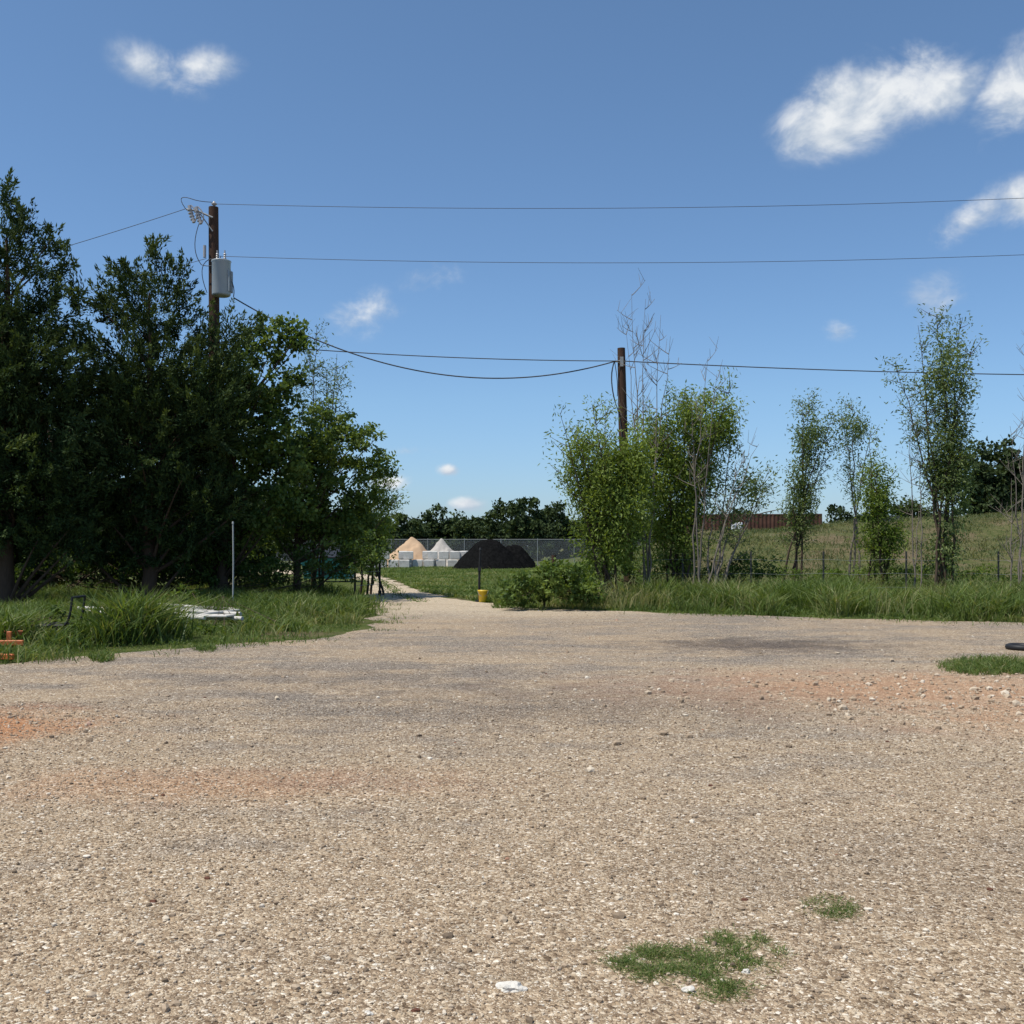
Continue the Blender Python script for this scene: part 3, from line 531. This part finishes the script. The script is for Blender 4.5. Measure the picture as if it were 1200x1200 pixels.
wire('power_line',(X1-.2,d1-.1,Z(304,d1)),(-24,31,6.9),.2,.008)
wire('service_cable',(X1+.6,d1-.1,Z(350,d1)),(X2-.2,d2-.1,za),1.28,.020)
wire('service_cable',(X1,d1-.1,Z(401,d1)),(X2,d2-.14,za),.14,.015)
wire('service_cable',(X2,d2-.14,za),(34,33,7.35),.35,.017)
# ---------------------------------------------------------------- fences, posts
def tpost(name,px,d,h,r=.028,mat=mGreenP,dx=0):
    x=U(px,d); g=float(gh(x,d)); mb=MB(); mb.box((x,d,g+h/2),(r*2,.012,h+.1)); mb.box((x,d+.022,g+h/2),(.012,.03,h+.1))
    for k in range(int(h/.12)): mb.box((x,d-.012,g+.1+k*.12),(.02,.012,.02))
    mb.box((x,d+.01,g+.12),(.11,.008,.14)); return mb.obj(name,[mat],(x,d,g))
LP=[(416,31,1.5),(445,32.5,1.65),(437,42,1.5),(441,52,1.5)]
for px,dd,h in LP: tpost('fence_post',px,dd,h,.032,mBlack)
for px in(800,880,965,1062,1170,1276): tpost('fence_post',px,29.5,1.4,.026)
mb=MB()
for zz in(.4,.8,1.2): mb.tube(np.array([[U(px,dd),dd-.02,zz] for px,dd,h in LP]),.006,4)
mb.obj('wire_fence',[mMet])
x=U(562,29.5); mb=MB(); mb.tube([[x-.02,29.5,-.1],[x,29.5,.9],[x+.02,29.5,1.52]],[.035,.033,.03],8); mb.tube([[x+.02,29.5,1.5],[x+.02,29.5,1.56]],[.042,.02],8); mb.box((x,29.46,.95),(.1,.03,.12)); mb.box((x,29.5,.02),(.24,.24,.04)); mb.obj('gate_post',[mBlack],(x,29.5,0))
x=U(648,34); mb=MB(); mb.tube([[x,34,-.1],[x+.02,34,.6],[x+.03,34,1.3]],[.09,.085,.08],10); mb.obj('wooden_post',[mPole],(x,34,0))
x=U(273,26.5); mb=MB(); mb.tube([[x,26.5,-.1],[x+.01,26.5,1.2],[x,26.5,2.2]],[.022,.02,.02],8); mb.tube([[x,26.5,2.18],[x,26.5,2.24]],[.03,.02],8); mb.obj('marker_post',[simple('weathered_paint',(.36,.37,.36),.6,.2)],(x,26.5,0))
mb=MB()
for zz in(.4,.8,1.2):
    xx=np.linspace(U(700,29.5),U(1400,29.5),60); yy=np.full(60,29.48); mb.tube(np.stack([xx,yy,gh(xx,yy)+zz+.02*np.sin(xx*3)],-1),.003,4)
mb.obj('wire_fence',[mMet])
d=84; mb=MB(); x0,x1=U(330,d),U(745,d); hF=2.15
for xx in np.arange(x0,x1,3.0): mb.tube([[xx,d,-.1],[xx,d,hF+.08]],[.03,.03],6)
mb.tube([[x0,d,hF],[x1,d,hF]],[.02,.02],5); mb.tube([[x0,d,.1],[x1,d,.1]],[.012,.012],4)
xa=np.arange(x0-hF,x1,.12)
for s in(1,-1):
    a=xa if s==1 else xa+hF; b=a+s*hF; w_=.008
    V=np.stack([np.stack([a-w_,a*0+d,a*0+.05],-1),np.stack([a+w_,a*0+d,a*0+.05],-1),np.stack([b+w_,a*0+d,a*0+hF],-1),np.stack([b-w_,a*0+d,a*0+hF],-1)],1)
    mb.add(V.reshape(-1,3),np.arange(len(a)*4).reshape(-1,4))
mb.obj('chain_link_fence',[mMet])
# ---------------------------------------------------------------- stockpiles & bins
def pile(name,px,d,rw,h,mat,asp=.8,pw=1.35):
    x0=U(px,d); n=56; g=np.linspace(-1.25,1.25,n); GX,GY=np.meshgrid(g,g); r=np.hypot(GX,GY)*(1+.22*(vn(GX*2+px,GY*2,1)-.5))
    z=np.clip(1-r**pw,0,None); z=z*h*(1+.22*(vn(GX*3,GY*3+px,1)-.5))+(vn(GX*12,GY*12,1)-.5)*.14*(r<1)-(r>=1)*.05
    V=np.stack([x0+GX*rw,d+GY*rw*asp,z],-1).reshape(-1,3); i,j=np.meshgrid(np.arange(n-1),np.arange(n-1)); q=(j*n+i).ravel(); mb=MB(); mb.add(V,np.stack([q,q+1,q+n+1,q+n],-1),0,.5,True); mb.obj(name,[mat],(x0,d,0))
mPe=simple('sand',(.48,.33,.21),.95,.15,3,bs=.5); mGrv=simple('pale_gravel',(.42,.385,.34),.95,.2,5,bs=.6)
mBlk,N=newmat('black_mulch'); N.n('ShaderNodeOutputMaterial',{'Surface':N.n('ShaderNodeBsdfDiffuse',{'Color':N.ramp(N.noise(N.n('ShaderNodeTexCoord').outputs['Object'],7,5,.7),[(.3,.003),(.7,.014)])}).outputs[0]})
pile('sand_pile',482,79,2.5,2.35,mPe,.8,1.1); pile('gravel_pile',517,79,2.1,2.1,mGrv,.8,1.1); pile('mulch_pile',572,72,2.5,2.15,mBlk,.9,1.6); pile('mulch_pile',601,73,1.9,1.75,mBlk,.9,1.5)
mCo,N=newmat('concrete_block'); co=N.n('ShaderNodeTexCoord').outputs['Object']; nn=N.noise(co,1.5,6,.7)
finish(N,N.ramp(nn,[(.25,(.36,.335,.30)),(.5,(.56,.535,.49)),(.7,(.66,.63,.58))]),.9,nn,.4,.05)
mb=MB()
for (pa,pb,dd) in((428,470,74.5),(470,498,75.2),(498,540,75.8)):
    xa_,xb_=U(pa,dd),U(pb,dd); nb=int((xb_-xa_)/.82)
    for r_ in range(2):
        for k in range(nb+(r_==0)):
            if r_==1 and R.random()<.22: continue
            mb.box((xa_+.41+k*.82+(r_%2)*.2+R.normal(0,.03),dd+R.normal(0,.05),.31+r_*.62),(.70,.6,.60),0,R.normal(0,.04),.5,.05)
for px in(470,498,540):
    for k in range(4):
        for r_ in range(2): mb.box((U(px,76)+.1,76.7+k*1.25,.31+r_*.62),(.6,1.2,.60),0,0,.5,.05)
mb.obj('concrete_block_bin',[mCo])
mRu,N=newmat('rusty_steel'); co=N.n('ShaderNodeTexCoord').outputs['Object']; nn=N.noise(co,1.6,6,.7)
finish(N,N.ramp(nn,[(.3,(.06,.034,.026)),(.55,(.11,.055,.040)),(.75,(.15,.085,.06))]),.85,nn,.3,.03,.1,.1)
mb=MB(); cx,cy=U(880,82),82; zb=float(gh(cx,cy)); Lc=10.5; rot=-.12
n=70; t=np.linspace(-Lc/2,Lc/2,n*2); off=np.where((np.arange(n*2)//2)%2==0,0,.045)
zt_=Z(604,82); cr,sr=math.cos(rot),math.sin(rot)
for sgn,oy in((-1,-1.22),(1,1.22)):
    yy=oy-sgn*-off; lx=cx+t*cr-yy*sr; ly=cy+t*sr+yy*cr; V=np.concatenate([np.stack([lx,ly,np.full_like(lx,zb)],-1),np.stack([lx,ly,np.full_like(lx,zt_)],-1)]); m=len(lx); q=np.arange(m-1); mb.add(V,np.stack([q,q+1,q+m+1,q+m],-1))
mb.box((cx,cy,zt_+.03),(Lc,2.5,.08),0,rot); mb.box((cx,cy,zb+.08),(Lc,2.52,.16),0,rot)
for s in(-1,1): 
    mb.box((cx+s*Lc/2*cr,cy+s*Lc/2*sr,(zb+zt_)/2),(.14,2.56,zt_-zb+.16),0,rot)
mb.obj('shipping_container',[mRu],(cx,cy,zb))
mWp=simple('white_plastic',(.72,.72,.72),.4,.08)
for px in(860,867):
    d=63; x=U(px,d); g=float(gh(x,d)); mb=MB(); zs=[0,.03,.3,.33,.36,.6,.63,.66,.86,.9]; rr=[.26,.29,.29,.305,.29,.29,.305,.29,.29,.24]; mb.tube([[x,d,g+a*.6] for a in zs],[r*.55 for r in rr],16); mb.obj('white_barrel',[mWp],(x,d,g))
mb=MB(); d=100; x=U(1050,d); zr=Z(598,d); V=[(x-1.6,d,zr),(x+1.6,d,zr-.25),(x+1.6,d+4,zr-.1),(x-1.6,d+4,zr+.4)]; mb.add(V,[(0,1,2,3)]); mb.box((x,d+2,zr/2-.3),(2.8,3.4,zr-.4)); mb.obj('storage_shed',[simple('shed_metal',(.5,.42,.36),.6)],(x,d,0))
mY=simple('yellow_plastic',(.72,.48,.03),.45,.1); d=29.2; x=U(566,d); mb=MB(); mb.tube([[x,d,.01],[x,d,.02],[x,d,.30],[x,d,.305],[x,d,.345],[x,d,.35],[x,d,.34],[x,d,.06]],[.11,.115,.14,.155,.155,.148,.135,.11],20,0,True)
th=np.linspace(0,math.pi,12); mb.tube(np.stack([x+.15*np.cos(th),d-.08-.04*np.sin(th),.33-.16*np.sin(th)],-1),.006,5,1); mb.obj('yellow_bucket',[mY,mMet],(x,d,0))
mTe=simple('teal_paint',(.06,.28,.31),.5,.15); d=46; x=U(386,d); mb=MB()
V=[(-1,-.7,.15),(1,-.7,.15),(1,.7,.15),(-1,.7,.15),(-1.1,-.9,1.05),(1.1,-.9,1.05),(1.1,.8,1.4),(-1.1,.8,1.4)]; mb.add(np.array(V)+[x,d,0],[(3,2,1,0),(0,1,5,4),(1,2,6,5),(2,3,7,6),(3,0,4,7)])
for s in(-.54,.54): 
    V=np.array([(s-.52,-.95,1.07),(s+.52,-.95,1.07),(s+.52,.82,1.43),(s-.52,.82,1.43),(s-.52,-.95,1.12),(s+.52,-.95,1.12),(s+.52,.82,1.48),(s-.52,.82,1.48)])+[x,d,0]; mb.add(V,[(3,2,1,0),(4,5,6,7),(0,1,5,4),(1,2,6,5),(2,3,7,6),(3,0,4,7)],1)
for s in(-.8,.8):
    mb.box((x+s,d-.75,.6),(.1,.06,.7)); mb.tube([[x+s,d-.55,.07],[x+s+.05,d-.55,.07]],[.07,.07],10,1); mb.box((x+s*1.45,d,.8),(.1,1.0,.12))
mb.obj('dumpster',[mTe,mBlack],(x,d,0))
# ---------------------------------------------------------------- left clutter
mPvc=simple('weathered_white_board',(.54,.51,.46),.7,.3,5); mb=MB()
for (pa,ya,pb,yb,r) in((92,716,200,720,.045),(140,713,282,722,.045),(190,722,284,727,.045),(195,716,262,713,.04),(100,721,240,729,.04),(205,728,280,718,.04),(160,718,250,716,.045),(180,712,276,714,.045)):
    da,db=D(ya+9),D(yb+8); mb.tube([[U(pa,da),da,.14+R.uniform(0,.14)],[(U(pa,da)+U(pb,db))/2,(da+db)/2,.17+R.uniform(0,.08)],[U(pb,db),db,.12+R.uniform(0,.1)]],[r]*3,10)
mb.obj('pipe_stack',[mPvc])
mb=MB(); mb.box((U(235,20.5),20.5,.16),(1.1,.5,.05),0,.1,.5,.01); mb.box((U(245,20.2),20.2,.23),(.9,.4,.04),0,-.15,.5,.01); mb.obj('scrap_boards',[mPvc])
d=16.3; mb=MB(); a=[U(36,d),d,.33]; b=[U(74,d),d,.33]; mb.tube([a,[U(55,d),d,.325],b],[.028]*3,8); mb.tube(bez(b,[U(82,d),d,.36],[U(84,d),d+.02,.78],8),.02,8)
mb.tube([[U(38,d),d,.33],[U(40,d),d+.1,0]],[.02]*2,6); mb.tube([[U(72,d),d,.33],[U(76,d),d+.1,0]],[.02]*2,6)
mb.tube([[U(36,d),d+.5,.33],[U(74,d),d+.5,.33]],[.022]*2,8); mb.tube(bez([U(74,d),d+.5,.33],[U(82,d),d+.5,.36],[U(84,d),d+.5,.78],8),.02,8); mb.tube([[U(84,d),d+.02,.78],[U(84,d),d+.5,.78]],[.02]*2,8)
for k in range(5): mb.box((U(37+k*8,d)+.03,d+.25,.345),(.05,.5,.012))
mb.obj('metal_chair_frame',[mBlack],(U(60,d),d,0))
mOr=simple('orange_plastic',(.50,.13,.03),.6,.25); mb=MB()
for (px,py,l,rt,zz) in((8,762,.75,.1,.18),(2,770,.7,-.2,.08),(18,756,.5,.25,.26)): dd=D(py+6); mb.box((U(px,dd)-.15,dd,zz),(l,.05,.08),0,rt,.5,.01); 
for px in(-10,18): dd=D(766); mb.box((U(px,dd)-.1,dd+.02,.16),(.06,.06,.34),0,.1,.5,.008); mb.box((U(px,dd)-.1,dd+.02,.02),(.3,.3,.03),1,.1)
mb.obj('orange_barricade',[mOr,mBlack])
mb=MB(); n=500; x=U(10,14.5)+R.normal(0,.5,n); y=14.3+R.normal(0,.22,n); blades(mb,x,y,R.uniform(.15,.4,n),.015,gt(x,y,.05),.45); mb.obj('weed_clump',[mGr])
d=15.8; x=U(1198,d); mb=MB(); th=np.linspace(0,2*math.pi,24); mb.tube(np.stack([x+.2*np.cos(th),d+.2*np.sin(th),.045+0*th],-1),.045,8,0,False); mb.obj('old_tire',[mBlack],(x,d,0))
# ---------------------------------------------------------------- camera
cam=bpy.data.cameras.new('camera'); co_=bpy.data.objects.new('camera',cam); sc.collection.objects.link(co_); sc.camera=co_
co_.location=(0,0,EYE); co_.rotation_euler=(math.radians(90),0,0); cam.sensor_width=36; cam.lens=36; cam.shift_y=40/1200; cam.clip_end=3000; cam.clip_start=.05
sc.view_settings.view_transform='Standard'; sc.view_settings.look='None'; sc.view_settings.exposure=0
